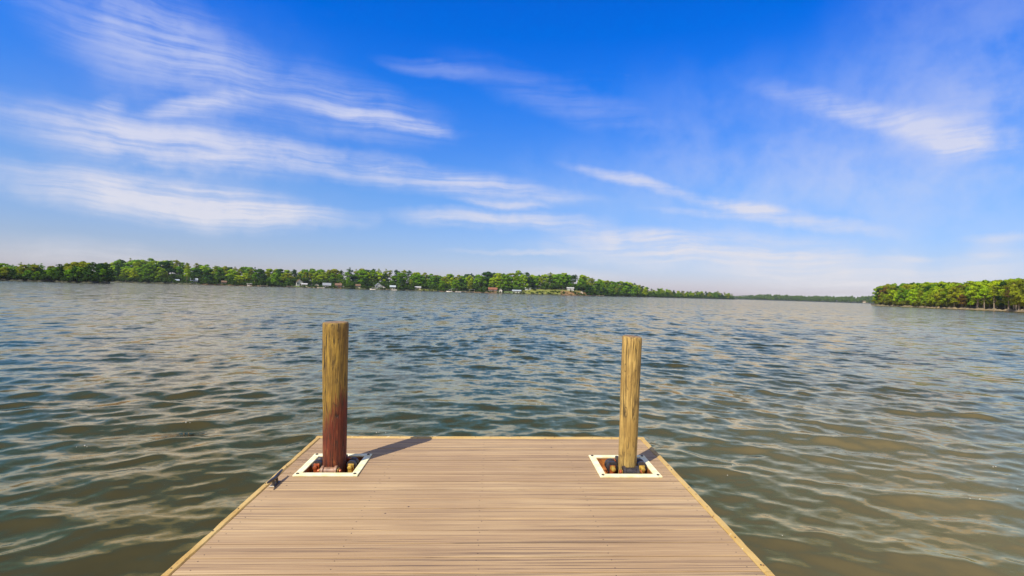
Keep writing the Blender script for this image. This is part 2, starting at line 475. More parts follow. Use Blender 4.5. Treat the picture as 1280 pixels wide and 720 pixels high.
# rim boards: yellow treated pine, chipped
mr, t, b = material('rim_pine')
tc = t.new('ShaderNodeTexCoord').outputs['Object']
n1 = t.noise(tc, 18, 5, 0.65); n2 = t.noise(tc, 3.5, 3); n3 = t.noise(tc, 60, 3)
c = t.mix(t.smooth(n2, 0.3, 0.7), (0.42, 0.26, 0.065), (0.50, 0.345, 0.12))
c = t.mix(t.smooth(n1, 0.60, 0.68), c, (0.22, 0.11, 0.03))
c = t.mix(t.smooth(n1, 0.36, 0.28), c, (0.80, 0.68, 0.40))
t.link(c, b.inputs['Base Color']); b.inputs['Roughness'].default_value = 0.65
t.link(t.bump(t.math('ADD', n1, n3), 0.5, 0.006), b.inputs['Normal'])
def rim(x0, x1, y0, y1):
    m = MB()
    alongx = (x1 - x0) > (y1 - y0)
    L = (x1 - x0) if alongx else (y1 - y0)
    W_ = (y1 - y0) if alongx else (x1 - x0)
    n = max(4, int(L / 0.06))
    vs = []
    dent = 0.0
    for k in range(n + 1):
        u = L * k / n
        dent = 0.6 * dent + rng.gauss(0, 0.0012)
        j0, j1 = abs(rng.gauss(0, 0.0018)) + (0.007 if rng.random() < 0.05 else 0), abs(rng.gauss(0, 0.0018)) + (0.006 if rng.random() < 0.05 else 0)
        zt = 0.004 + dent * 0.6
        prof = [(0.0, -0.19), (0.0, zt - 0.006 - j0), (0.005 + j0, zt), (W_ - 0.005 - j1, zt), (W_, zt - 0.006 - j1), (W_, -0.19)]
        for a_, z_ in prof: vs.append((x0 + u, y0 + a_, z_) if alongx else (x1 - a_, y0 + u, z_))
    fs = []
    for k in range(n):
        for q_ in range(6):
            q2 = (q_ + 1) % 6
            fs.append((k * 6 + q_, k * 6 + q2, (k + 1) * 6 + q2, (k + 1) * 6 + q_))
    fs.append((5, 4, 3, 2, 1, 0)); fs.append(tuple(n * 6 + q_ for q_ in range(6)))
    m.add(vs, [f[::-1] for f in fs], 0)
    u = 0.06
    while u < L - 0.03:
        v_ = W_ / 2 + rng.gauss(0, 0.006)
        c = (x0 + u, y0 + v_) if alongx else (x0 + v_, y0 + u)
        m.lathe((c[0], c[1], 0.0), (c[0], c[1], 0.0066), [(0, 0.0045), (0.0066, 0.004)], 7, 1)
        u += rng.uniform(0.28, 0.42)
    return m.build('rim_board', [mr, mscrew], dock)
HW = 1.525
rim(-HW, HW, -0.05, 0.0)
for s in (-1, 1):
    yb = -0.052
    for seg in (2.2, 2.4, 2.4, 1.94):
        x0, x1 = (-HW, -HW + 0.043) if s < 0 else (HW - 0.043, HW)
        rim(x0, x1, yb - seg + 0.003, yb); yb -= seg
rim(-HW, HW, -LEN - 0.05, -LEN)
mj = plain('joist_wood', (0.20, 0.14, 0.07), 0.8)
mb = MB()
for xj in (-1.46, -0.80, 0.0, 0.80, 1.42):
    mb.box(xj, xj + 0.04, -LEN + 0.01, -1.1, -0.17, -0.032)
mb.box(-1.40, 1.38, -1.098, -1.06, -0.17, -0.032)
mb.box(-0.85, 0.85, -0.10, -0.06, -0.17, -0.032)
mb.build('joist_frame', mj, dock)
mfl = plain('float_plastic', (0.02, 0.02, 0.022), 0.5)
for yf in (-2.4, -5.0, -7.6):
    for xf in (-0.95, 0.95):
        m = MB(); m.box(xf - 0.42, xf + 0.42, yf - 0.7, yf + 0.7, -0.62, -0.175, 0, 0.04); m.build('float', mfl, dock)

# pile guides
mpl, t, b = material('cream_steel')
tc = t.new('ShaderNodeTexCoord').outputs['Object']
n1 = t.noise(tc, 14, 5, 0.6); n2 = t.noise(tc, 45, 3, 0.6)
c = t.mix(t.smooth(n1, 0.35, 0.7), (0.80, 0.76, 0.50), (0.72, 0.62, 0.30))
c = t.mix(t.smooth(n2, 0.66, 0.74), c, (0.30, 0.16, 0.05))
t.link(c, b.inputs['Base Color']); b.inputs['Roughness'].default_value = 0.45
mrust, t, b = material('rusty_steel')
tc = t.new('ShaderNodeTexCoord').outputs['Object']
n1 = t.noise(tc, 16, 5, 0.65)
t.link(t.ramp(n1, [(0.28, (0.05, 0.014, 0.006)), (0.45, (0.25, 0.075, 0.014)), (0.65, (0.50, 0.20, 0.035))]), b.inputs['Base Color'])
b.inputs['Roughness'].default_value = 0.8
mgold = plain('zinc_bracket', (0.55, 0.36, 0.07), 0.45, 0.4, 25, 0.3)
mrub, t, b = material('black_rubber')
tc = t.new('ShaderNodeTexCoord').outputs['Object']
n1 = t.noise(tc, 30, 4, 0.6)
t.link(t.ramp(n1, [(0.3, (0.010, 0.009, 0.010)), (0.7, (0.055, 0.045, 0.045))]), b.inputs['Base Color'])
b.inputs['Roughness'].default_value = 0.38
mred = plain('copper_axle', (0.42, 0.10, 0.03), 0.4, 0.4, 20, 0.3)
mtan = plain('worn_roller', (0.24, 0.13, 0.075), 0.5, 0.45, 35)
mbolt = plain('bolt_steel', (0.10, 0.09, 0.07), 0.45, 0.3, 30, 0.6)

def pile_guide(gx, gy, pcx, pcy, pr, worn):
    o2, i2 = 0.236, 0.184
    m = MB()
    m.box(-o2, o2, -o2, -i2, 0.0015, 0.012, 0, 0.002); m.box(-o2, o2, i2, o2, 0.0015, 0.012, 0, 0.002)
    m.box(-o2, -i2, -i2 + 0.001, i2 - 0.001, 0.0015, 0.0105, 0, 0.002); m.box(i2, o2, -i2 + 0.001, i2 - 0.001, 0.0015, 0.0105, 0, 0.002)
    g = m.build('pile_guide', mpl, dock); g.location = (gx, gy, 0)
    for bx in (-0.21, 0.21):
        for by in (-0.21, 0.21):
            k = MB(); k.lathe((bx, by, 0.011), (bx, by, 0.019), [(0, 0.011), (0.006, 0.011), (0.008, 0.007)], 8)
            k.build('bolt', mbolt, g)
    w = MB()
    th, wz0 = 0.006, -0.24
    w.box(-i2 - th, i2 + th, -i2 - th, -i2, wz0, 0.0); w.box(-i2 - th, i2 + th, i2, i2 + th, wz0, 0.0)
    w.box(-i2 - th, -i2, -i2 + 0.0005, i2 - 0.0005, wz0, 0.0); w.box(i2, i2 + th, -i2 + 0.0005, i2 - 0.0005, wz0, 0.0)
    # ledge the brackets stand on
    w.box(-i2 + 0.001, i2 - 0.001, -i2 + 0.001, -i2 + 0.075, -0.075, -0.068); w.box(-i2 + 0.001, i2 - 0.001, i2 - 0.075, i2 - 0.001, -0.075, -0.068)
    w.box(-i2 + 0.001, -i2 + 0.06, -i2 + 0.076, i2 - 0.076, -0.075, -0.068); w.box(i2 - 0.06, i2 - 0.001, -i2 + 0.076, i2 - 0.076, -0.075, -0.068)
    w.build('guide_well', mrust, g)
    lx, ly = pcx - gx, pcy - gy
    rr = 0.040 if pr > 0.08 else 0.046
    for side in range(4):
        ax = Vector((1, 0, 0)) if side in (0, 2) else Vector((0, 1, 0))
        n = [Vector((0, -1, 0)), Vector((1, 0, 0)), Vector((0, 1, 0)), Vector((-1, 0, 0))][side]
        dist = pr + rr + 0.003
        c0 = Vector((lx, ly, 0)) + n * dist
        lim = i2 - rr - 0.004
        if abs(n.x) > 0: c0.x = max(-lim, min(lim, c0.x)); c0.y = ly + 0.030
        else: c0.y = max(-lim, min(lim, c0.y)); c0.x = 0.9 * lx
        c0.z = 0.006
        hl = 0.062 if side in (0, 2) else 0.044
        r_ = MB()
        A, B = c0 - ax * hl, c0 + ax * hl
        r_.lathe(A, B, [(0, rr * 0.72), (0.004, rr), (0.020, rr), (0.026, rr * 0.74), (2 * hl - 0.026, rr * 0.74), (2 * hl - 0.020, rr), (2 * hl - 0.004, rr), (2 * hl, rr * 0.72)], 20)
        r_.build('roller', mtan if (worn and side == 0) else mrub, g, True)
        x_ = MB()
        ex = 0.026 if side in (0, 2) else 0.048
        tl = 2 * hl + ex + 0.026
        x_.lathe(A - ax * ex, B + ax * 0.026, [(0, 0.012), (0.003, 0.017), (0.013, 0.017), (0.014, 0.011), (ex - 0.010, 0.011), (ex - 0.009, 0.020), (ex - 0.004, 0.020), (ex - 0.003, 0.009), (tl - 0.013, 0.009), (tl - 0.012, 0.016), (tl - 0.003, 0.016), (tl, 0.012)], 10)
        x_.build('axle', mgold if side in (1, 3) and not (worn and side == 3) else mred, g, True)
        for E_, sg in ((A, -1), (B, 1)):
            e = E_ + ax * 0.006 * sg
            tt, ww = 0.004, 0.022
            k = MB()
            if side in (0, 2): k.box(e.x - tt / 2, e.x + tt / 2, e.y - ww, e.y + ww, -0.067, c0.z + 0.020, 0, 0.004)
            else: k.box(e.x - ww, e.x + ww, e.y - tt / 2, e.y + tt / 2, -0.067, c0.z + 0.020, 0, 0.004)
            k.build('bracket', mgold if side in (0, 1) else mred, g)
    return g
PL_L, PL_R = (-1.137, -0.765), (1.161, -0.795)
pile_guide(*GUIDES[0], *PL_L, 0.089, True)
pile_guide(*GUIDES[1], *PL_R, 0.072, False)

# mooring cleat on the near left edge
mc = plain('cleat_steel', (0.10, 0.088, 0.072), 0.35, 0.3, 30, 0.7)
m = MB()
cx, cy = -1.442, -1.125
m.box(cx - 0.02, cx + 0.02, cy - 0.052, cy + 0.052, 0.001, 0.008, 0, 0.003)
for s in (-1, 1): m.tube((cx, cy + s * 0.030, 0.006), (cx, cy + s * 0.026, 0.042), 0.011, 0.009, 10)
m.lathe((cx, cy - 0.125, 0.060), (cx, cy, 0.046), [(0, 0.004), (0.006, 0.0075), (0.07, 0.012), (0.1258, 0.013)], 10)
m.lathe((cx, cy + 0.125, 0.060), (cx, cy, 0.046), [(0, 0.004), (0.006, 0.0075), (0.07, 0.012), (0.1258, 0.013)], 10)
cleat = m.build('mooring_cleat', mc, dock, True)

# ------------------------------------------------------------------ mooring posts
def post_mat(name, hi, lo, dark, stain=None):
    m, t, b = material(name)
    tc = t.new('ShaderNodeTexCoord').outputs['Object']
    g = t.noise(t.mapping(tc, scale=(58, 58, 3.2)), 1.0, 5, 0.65, 0.5)
    pt = t.noise(t.mapping(tc, scale=(7, 7, 4)), 1.0, 4, 0.6)
    fine = t.noise(t.mapping(tc, scale=(90, 90, 6)), 1.0, 4, 0.6)
    c = t.mix(t.smooth(pt, 0.32, 0.68), lo, hi)
    c = t.mix(t.smooth(fine, 0.45, 0.64, 0, 0.55), c, tuple(x * 0.42 for x in lo))
    c = t.mix(t.smooth(g, 0.54, 0.62, 0, 0.62), c, dark)
    ck = t.noise(t.mapping(tc, scale=(26, 26, 0.9)), 1.0, 3, 0.5, 0.8)
    crack = t.smooth(t.math('ABSOLUTE', t.math('SUBTRACT', ck, 0.5)), 0.022, 0.006)
    crack = t.math('MULTIPLY', crack, t.smooth(pt, 0.40, 0.55))
    if stain:
        sp = t.new('ShaderNodeSeparateXYZ'); t.link(tc, sp.inputs[0])
        zz = t.math('ADD', sp.outputs[2], t.math('MULTIPLY', t.math('SUBTRACT', g, 0.5), 0.55))
        zz = t.math('ADD', zz, t.math('MULTIPLY', t.math('ADD', sp.outputs[0], 0.03), -1.6))
        k = t.smooth(t.math('ADD', zz, t.math('MULTIPLY', t.math('SUBTRACT', fine, 0.5), 0.5)), 0.54, 0.31)
        sc = t.mix(t.smooth(fine, 0.35, 0.7), stain, tuple(x * 0.35 for x in stain))
        sc = t.mix(t.smooth(pt, 0.60, 0.72), sc, (0.34, 0.09, 0.02))
        sc = t.mix(t.math('MULTIPLY', t.smooth(g, 0.40, 0.34), 0.6), sc, (0.36, 0.16, 0.05))
        c = t.mix(t.math('MULTIPLY', k, 0.94), c, sc)
    bl = t.noise(t.mapping(tc, loc=(3, 1, 2), scale=(22, 22, 7)), 1.0, 4, 0.65, 0.6)
    c = t.mix(t.smooth(bl, 0.55, 0.66, 0, 0.65), c, dark)
    # knots
    vo = t.new('ShaderNodeTexVoronoi'); vo.inputs['Scale'].default_value = 1.0
    t.link(t.mapping(tc, scale=(9, 9, 3.4)), vo.inputs['Vector'])
    rg = t.math('SINE', t.math('MULTIPLY', vo.outputs['Distance'], 60))
    kn = t.math('MULTIPLY', t.smooth(rg, 0.3, 0.9), t.smooth(vo.outputs['Distance'], 0.26, 0.10))
    c = t.mix(t.math('MULTIPLY', kn, 0.75), c, dark)
    c = t.mix(t.math('MULTIPLY', crack, 0.9), c, tuple(x * 0.5 for x in dark))
    t.link(c, b.inputs['Base Color'])
    b.inputs['Roughness'].default_value = 0.7
    t.link(t.bump(t.math('SUBTRACT', t.math('ADD', t.math('MULTIPLY', g, -0.8), fine), t.math('MULTIPLY', crack, 0.8)), 0.9, 0.008), b.inputs['Normal'])
    return m
mend = plain('post_end_grain', (0.20, 0.12, 0.05), 0.8, 0.5, 40)
def post(loc, lean, height, r0, r1, mat, label, seed):
    pr = np.random.default_rng(seed)
    n, rows = 40, 70
    zb = -2.2
    vs, fs = [], []
    ph = pr.random(6) * 6.28
    zs = np.concatenate([np.linspace(zb, height - 0.012, rows), [height - 0.004, height]])
    for k, z in enumerate(zs):
        u = z / height
        r = r0 + (r1 - r0) * max(-1, u)
        if k == rows: r -= 0.004
        if k == rows + 1: r -= 0.011
        for q_ in range(n):
            a = 2 * math.pi * q_ / n
            w = 1 + 0.018 * math.sin(2 * a + ph[0] + z * 1.3) + 0.012 * math.sin(3 * a + ph[1] - z * 2.1) + 0.008 * math.sin(7 * a + ph[2] + z * 5) \
                + 0.006 * math.sin(z * 9 + ph[3] + a)
            vs.append((r * w * math.cos(a) + lean[0] * u, r * w * math.sin(a) + lean[1] * u, z + (0.004 * math.sin(a + ph[4]) if k > rows - 2 else 0)))
    R_ = len(zs)
    for k in range(R_ - 1):
        for q_ in range(n):
            q2 = (q_ + 1) % n
            fs.append((k * n + q_, k * n + q2, (k + 1) * n + q2, (k + 1) * n + q_))
    m = MB(); m.add(vs, fs, 0)
    m.add([vs[(R_ - 1) * n + k] for k in range(n)] + [(lean[0], lean[1], height + 0.003)], [(k, (k + 1) % n, n) for k in range(n)], 1)
    o = m.build('mooring_post', [mat, mend], None, True)
    o.location = loc
    return tag(o, label, 'post', 'wooden mooring posts at the dock end')
def dpt(x, y): return DORG + DX * x + DY * y
pL, pR = dpt(*PL_L), dpt(*PL_R)
post(pL, (-0.028, 0.0), 1.572 - pL.z, 0.086, 0.097, post_mat('post_stained', (0.37, 0.235, 0.034), (0.20, 0.118, 0.018), (0.035, 0.018, 0.008), (0.14, 0.014, 0.004)),
     'thicker olive-brown wooden post with dark red stained foot, casting a long shadow on the decking', 3)
post(pR, (0.010, 0.0), 1.5285 - pR.z, 0.069, 0.077, post_mat('post_tan', (0.52, 0.35, 0.10), (0.33, 0.205, 0.05), (0.055, 0.033, 0.012)),
     'slimmer yellow-tan wooden post with dark knots and mottling', 8)

# ------------------------------------------------------------------ shores
def interp(px, table):
    xs = [a for a, _ in table]; ys = [b_ for _, b_ in table]
    return float(np.interp(px, xs, ys))
def sstep(v, a, b_):
    u = min(1, max(0, (v - a) / (b_ - a))); return u * u * (3 - 2 * u)

class Shore:
    def __init__(s, name, dist, lot, hill, label, hill0=30, hill1=160):
        s.name, s.dist, s.lot, s.hill, s.label = name, dist, lot, hill, label
        s.h0, s.h1 = hill0, hill1
    def z(s, px, tt):
        wob = 0.25 * math.sin(px * 0.35) + 0.2 * math.sin(px * 0.9 + 1)
        bank = 0.75 + wob
        if tt < 0: return max(-3.5, 0.45 * tt)
        v = bank * sstep(tt, -0.3, 2.2)
        v += (interp(px, s.lot) - bank) * sstep(tt, 2, 34) if tt > 2 else 0
        v += interp(px, s.hill) * sstep(tt, s.h0, s.h1) if tt > s.h0 else 0
        return v
    def at(s, px, tt):
        wig = 1.2 * math.sin(px * 0.21) + 0.8 * math.sin(px * 0.57 + 2)
        d = interp(px, s.dist) + tt + wig
        return Vector(((px - 640) / F * d, d, s.z(px, tt)))
    def build(s, cover, mat, px0, px1, step, tmax):
        cols = np.arange(px0, px1 + step * 0.5, step)
        ts = [-9, -3, -1, 0, 0.7, 1.5, 2.5, 4.5, 8, 13, 20, 28, 36, 48, 65, 85, 110, 140, 180]
        ts = [q_ for q_ in ts if q_ < tmax] + [tmax, tmax + 6]
        V, C = [], []
        for px in cols:
            for tt in ts:
                p = s.at(px, tt)
                if tt > tmax: p.z = -3.5
                V.append(p); C.append(cover(px, tt) + (1,))
        n = len(ts)
        Q = [(i * n + j_, (i + 1) * n + j_, (i + 1) * n + j_ + 1, i * n + j_ + 1) for i in range(len(cols) - 1) for j_ in range(n - 1)]
        o = np_mesh(s.name, np.array([tuple(v) for v in V]), np.array(Q), mat)
        ca = o.data.color_attributes.new('cover', 'FLOAT_COLOR', 'POINT')
        ca.data.foreach_set('color', np.array(C, np.float32).ravel())
        return tag(o, s.label, kind='structure')

mg, t, b = material('shore_ground')
ca = t.new('ShaderNodeVertexColor'); ca.layer_name = 'cover'
geo = t.new('ShaderNodeNewGeometry')
n1 = t.noise(geo.outputs['Position'], 0.35, 5, 0.65)
n2 = t.noise(geo.outputs['Position'], 1.4, 3, 0.6)
t.link(t.mix(1.0, t.mix(1.0, ca.outputs['Color'], t.ramp(n1, [(0.3, (0.55, 0.55, 0.6)), (0.7, (1.3, 1.3, 1.1))]), 'MULTIPLY'),
             t.ramp(n2, [(0.3, (0.75, 0.75, 0.75)), (0.7, (1.2, 1.2, 1.2))]), 'MULTIPLY'), b.inputs['Base Color'])
b.inputs['Roughness'].default_value = 0.95

WOOD = (0.030, 0.040, 0.014); GRASS = (0.17, 0.18, 0.02); LAWN = (0.10, 0.15, 0.02); SAND = (0.23, 0.175, 0.09); CLAY = (0.22, 0.125, 0.045); BANK = (0.14, 0.085, 0.035)

far = Shore('far_shore',
            [(100, 395), (130, 410), (240, 430), (400, 480), (560, 520), (660, 545), (720, 560), (760, 640), (800, 760), (850, 900), (925, 1180)],
            [(100, 1.2), (240, 1.8), (275, 2.2), (330, 1.5), (370, 2.4), (410, 2.2), (500, 1.5), (530, 2.6), (560, 1.5), (612, 2.6), (650, 3.2), (664, 5.6), (700, 6.4), (728, 5.8), (740, 2.2), (800, 1.5), (925, 1)],
            [(100, 5), (180, 8), (300, 4), (450, 6), (540, 4), (600, 5), (650, 5), (720, 6), (780, 9), (820, 6), (925, 4)],
            'wooded far shore with waterfront lawns across the lake')
lefth = Shore('left_headland', [(-60, 215), (0, 225), (60, 235), (110, 238), (128, 245), (140, 262)],
              [(-60, 0.8), (140, 0.6)], [(-60, 0.8), (110, 0.6), (140, 0.1)], 'low wooded headland at the far left across the water', 10, 40)
right = Shore('right_headland', [(1083, 400), (1095, 372), (1130, 335), (1180, 290), (1230, 250), (1280, 218), (1345, 185)],
              [(1083, 0.5), (1110, 1.0), (1345, 1.0)], [(1083, 0.5), (1130, 3), (1200, 4), (1345, 4)], 'sandy-edged wooded headland on the right across the water', 15, 80)
dist_ = Shore('distant_shore', [(850, 1750), (920, 1720), (1000, 1650), (1060, 1500), (1115, 1420)],
              [(850, 1), (1115, 1)], [(850, 3), (940, 8), (1000, 5), (1060, 3), (1115, 4)], 'faint distant wooded shore at the end of the lake', 20, 120)

def cover_far(px, tt):
    if tt < 2.0: return BANK if (250 < px < 335 or 700 < px < 740 or 548 < px < 625) else (SAND if 385 < px < 400 else (0.06, 0.06, 0.022))
    if 700 < px < 733 and tt < 30: return CLAY if tt < 26 else GRASS
    if 652 < px <= 700 and tt < 38: return GRASS
    if 521 < px < 548 and tt < 24: return GRASS
    if 600 < px < 652 and tt < 26: return (0.12, 0.10, 0.03) if px < 622 else LAWN
    if 225 < px < 330 and tt < 10: return (0.12, 0.12, 0.03)
    if (365 < px < 440 or 445 < px < 500) and tt < 20: return LAWN
    return WOOD
def cover_wood(px, tt): return (0.045, 0.045, 0.02) if tt < 2 else WOOD
def cover_right(px, tt):
    if tt < 4.0: return SAND if px > 1150 else (0.20, 0.16, 0.07)
    if tt < 12 and px > 1190: return (0.20, 0.14, 0.06)
    return (0.055, 0.05, 0.018)
far.build(cover_far, mg, 100, 922, 2, 230)
lefth.build(cover_wood, mg, -700, 138, 2, 45)
right.build(cover_right, mg, 1089, 1900, 2, 120)
dist_.build(cover_wood, mg, 850, 1115, 3, 180)

# ------------------------------------------------------------------ trees
mleaf, t, b = material('foliage')
oi = t.new('ShaderNodeObjectInfo')
geo = t.new('ShaderNodeNewGeometry')
n1 = t.noise(geo.outputs['Position'], 0.5, 3, 0.6)
c = t.mix(1.0, oi.outputs['Color'], t.ramp(n1, [(0.32, (0.62, 0.68, 0.6)), (0.68, (1.35, 1.28, 1.0))]), 'MULTIPLY')
df = t.new('ShaderNodeBsdfDiffuse'); tr = t.new('ShaderNodeBsdfTranslucent'); mx = t.new('ShaderNodeMixShader')
t.link(c, df.inputs[0]); t.link(t.mix(1.0, c, (1.1, 1.25, 0.6), 'MULTIPLY'), tr.inputs[0])
mx.inputs[0].default_value = 0.28
t.link(df.outputs[0], mx.inputs[1]); t.link(tr.outputs[0], mx.inputs[2])
t.link(mx.outputs[0], mleaf.node_tree.nodes['Material Output'].inputs['Surface'])
mbark = plain('bark_brown', (0.10, 0.07, 0.045), 0.9, 0.4, 2.0)
mpale = plain('bark_pale', (0.27, 0.21, 0.14), 0.9, 0.35, 2.0)

def leaves(rs, puffs, leaf, per):
    """puffs: (cx,cy,cz, rx,ry,rz); leaf faces spread over each puff's shell and inside"""
    V = []
    for (cx_, cy_, cz_, rx, ry, rz_) in puffs:
        n = int(per * (rx * ry * rz_) ** (2 / 3) / 0.02)
        d = rs.normal(size=(n, 3)); d /= np.linalg.norm(d, axis=1)[:, None]
        d[:, 2] = np.where(d[:, 2] < -0.45, -d[:, 2], d[:, 2])
        rad_ = rs.uniform(0.72, 1.06, n) * (1 + 0.14 * np.sin(5 * d[:, 0] + cx_ * 40) * np.sin(6 * d[:, 2] + cy_ * 31))
        p = np.array([cx_, cy_, cz_]) + d * rad_[:, None] * np.array([rx, ry, rz_])
        nn = d + rs.normal(0, 0.28, (n, 3)); nn /= np.linalg.norm(nn, axis=1)[:, None]
        a = np.cross(nn, rs.normal(size=(n, 3))); a /= np.linalg.norm(a, axis=1)[:, None]
        b_ = np.cross(nn, a)
        s1 = (leaf * rs.uniform(0.6, 1.4, n))[:, None]; s2 = s1 * rs.uniform(0.5, 0.9, n)[:, None]
        V.append(np.stack([p - a * s1, p - b_ * s2, p + a * s1, p + b_ * s2], 1).reshape(-1, 3))
    V = np.concatenate(V)
    return V, np.arange(len(V)).reshape(-1, 4)

def limb(m, pts, r0, r1, n=6):
    for k in range(len(pts) - 1):
        f0, f1 = k / (len(pts) - 1), (k + 1) / (len(pts) - 1)
        m.tube(pts[k], pts[k + 1], r0 + (r1 - r0) * f0, r0 + (r1 - r0) * f1, n)

def proto(kind, seed):
    """trees one unit tall: (trunk mesh, crown mesh)"""
    rs = np.random.default_rng(seed)
    puffs, m = [], MB()
    if kind == 'broad':
        w = rs.uniform(0.29, 0.38); base = rs.uniform(0.08, 0.18)
        for k in range(rs.integers(34, 44)):
            z = base + (0.95 - base) * rs.random() ** 0.85
            u = (z - base) / (0.97 - base)
            ring = w * math.sin(math.pi * min(1, 0.16 + 0.80 * u)) ** 0.75
            a = rs.random() * 6.283; rr = ring * rs.uniform(0.35, 1.0)
            s = rs.uniform(0.060, 0.112)
            puffs.append((rr * math.cos(a), rr * math.sin(a), z - 0.02, s * 1.2, s * 1.2, s * 0.85))
        puffs.append((0, 0, 0.55, 0.15, 0.15, 0.2))
        limb(m, [(0, 0, -0.06), (0.01, 0, 0.15), (0.015, 0.01, 0.4), (0.0, 0.01, 0.75)], 0.022, 0.006)
        for k in range(6):
            q_ = puffs[k * 3]; z0 = max(0.12, q_[2] - 0.22)
            limb(m, [(0.01, 0, z0), (q_[0] * 0.5, q_[1] * 0.5, (z0 + q_[2]) / 2 + 0.02), q_[:3]], 0.010, 0.003, 5)
        V, Q = leaves(rs, puffs, 0.029, 190)
    elif kind == 'pine':
        base = rs.uniform(0.45, 0.6)
        lx, ly = rs.normal(0, 0.02, 2)
        for k in range(rs.integers(13, 18)):
            z = base + (0.96 - base) * k / 15 + rs.normal(0, 0.015)
            u = min(1, max(0, (z - base) / (0.98 - base)))
            ring = 0.15 * (1 - 0.62 * u) * rs.uniform(0.5, 1.1)
            a = k * 2.4 + rs.normal(0, 0.5); s = rs.uniform(0.05, 0.085)
            px_, py_ = lx * z + ring * math.cos(a), ly * z + ring * math.sin(a)
            puffs.append((px_, py_, z, s * 1.25, s * 1.25, s * 0.62))
            m.tube((lx * z, ly * z, z - 0.03), (px_, py_, z), 0.006, 0.002, 5)
        puffs.append((lx, ly, 0.955, 0.05, 0.05, 0.045))
        limb(m, [(0, 0, -0.06), (lx * 0.4, ly * 0.4, 0.4), (lx, ly, 0.96)], 0.017, 0.004, 7)
        V, Q = leaves(rs, puffs, 0.021, 210)
    else:                                             # 'slim' tall narrow broadleaf with long bare stem
        base = rs.uniform(0.30, 0.42)
        for k in range(rs.integers(15, 20)):
            z = base + (0.95 - base) * rs.random()
            u = (z - base) / (0.97 - base)
            ring = 0.17 * math.sin(math.pi * min(1, 0.2 + 0.75 * u)) ** 0.7
            a = rs.random() * 6.283; rr = ring * rs.uniform(0.3, 1.0); s = rs.uniform(0.06, 0.10)
            puffs.append((rr * math.cos(a), rr * math.sin(a), z, s * 1.15, s * 1.15, s * 0.9))
        limb(m, [(0, 0, -0.06), (0.01, 0, 0.3), (0.0, 0.01, 0.85)], 0.016, 0.005, 7)
        for k in range(5):
            q_ = puffs[k * 3]; limb(m, [(0.005, 0, max(0.2, q_[2] - 0.18)), q_[:3]], 0.007, 0.002, 5)
        V, Q = leaves(rs, puffs, 0.024, 200)
    return m, V, Q

PROTO = {}
for kind, seeds in (('broad', range(1, 9)), ('pine', range(21, 27)), ('slim', range(41, 46))):
    PROTO[kind] = []
    for sd in seeds:
        m, V, Q = proto(kind, sd)
        pair = []
        for bark in (mbark, mpale):
            o = m.build('trunk', bark, None, True); pair.append(o.data); bpy.data.objects.remove(o)
        o = np_mesh('crown', V, Q, mleaf, smooth=False); cm = o.data; bpy.data.objects.remove(o)
        PROTO[kind].append((pair, cm, V, Q))

NAMES = {'broad': 'broadleaf_tree', 'pine': 'pine_tree', 'slim': 'slender_tree'}
KIND_WORD = {'broad': 'broadleaf tree', 'pine': 'pine', 'slim': 'slender tree'}
TINTS = {'bright': (0.26, 0.36, 0.012), 'green': (0.12, 0.235, 0.010), 'dark': (0.032, 0.080, 0.012),
         'olive': (0.205, 0.235, 0.014), 'rusty': (0.12, 0.085, 0.022)}
TINT_WORD = {'bright': 'bright yellow-green', 'green': 'mid-green', 'dark': 'dark green', 'olive': 'olive-green', 'rusty': 'brownish'}
TREES = []
def tree(kind, p, H, wid, tint, where, group, pale=False):
    pr_, cm, _, _ = rng.choice(PROTO[kind])
    r = empty(NAMES[kind], p, rng.uniform(0, 6.283))
    r.scale = (H * wid, H * wid, H)
    c = bpy.data.objects.new('crown', cm); COL.objects.link(c); c.parent = r
    v = rng.uniform(0.82, 1.18); col = TINTS[tint]
    c.color = (col[0] * v * rng.uniform(0.9, 1.1), col[1] * v, col[2] * v * rng.uniform(0.8, 1.3), 1)
    tk = bpy.data.objects.new('trunk', pr_[1 if pale else 0]); COL.objects.link(tk); tk.parent = r
    tag(r, None, 'tree', group)
    TREES.append((r, TINT_WORD[tint], KIND_WORD[kind], where, p, H))
    return r

def top_to_h(px, ytop, p):
    """real height of a tree standing at p whose top shows at photo row ytop"""
    return CAM_Z + (horizon(px) - ytop) * p.y / F - p.z

SKY_FAR = [(125, 329), (138, 327), (150, 325), (185, 323), (215, 325), (235, 329), (255, 331), (300, 333), (330, 334.5), (350, 336), (372, 338), (386, 336), (410, 338), (422, 337), (440, 335.5), (460, 337), (478, 336), (490, 338),
           (510, 337.5), (525, 340), (545, 343), (575, 344), (588, 342), (600, 342), (612, 339.5), (625, 341), (640, 340), (645, 339), (655, 342), (675, 343), (690, 342), (712, 341.5), (728, 344), (742, 348), (765, 350), (790, 353), (804, 357), (815, 361), (830, 361), (845, 363), (870, 364), (908, 365), (916, 368)]
SEG = [(125, 215, 'on the domed point at far left'), (215, 250, 'around the pale-roofed cottage'), (250, 300, 'above the brown shore bank'),
       (300, 362, 'left of the gabled white house'), (362, 392, 'by the gabled white house'), (392, 416, 'by the grey-roofed white house'), (416, 432, 'by the red cabin'),
       (432, 465, 'right of the red cabin'), (465, 500, 'by the cluster of white cottages'), (500, 521, 'left of the small grass bank'), (521, 550, 'behind the small grass bank'),
       (550, 606, 'behind the wooden docks'), (606, 638, 'by the little white boathouse'), (638, 662, 'by the long low white building'), (662, 704, 'above the wide grass slope'),
       (704, 736, 'by the white clay-bank bungalow'), (736, 775, 'right of the clay bank'), (775, 815, 'on the descending wooded ridge'), (815, 862, 'on the low far point'), (862, 930, "at the low far point's tip")]
def seg(px):
    for a_, b_, s in SEG:
        if a_ <= px < b_: return s
    return SEG[-1][2]
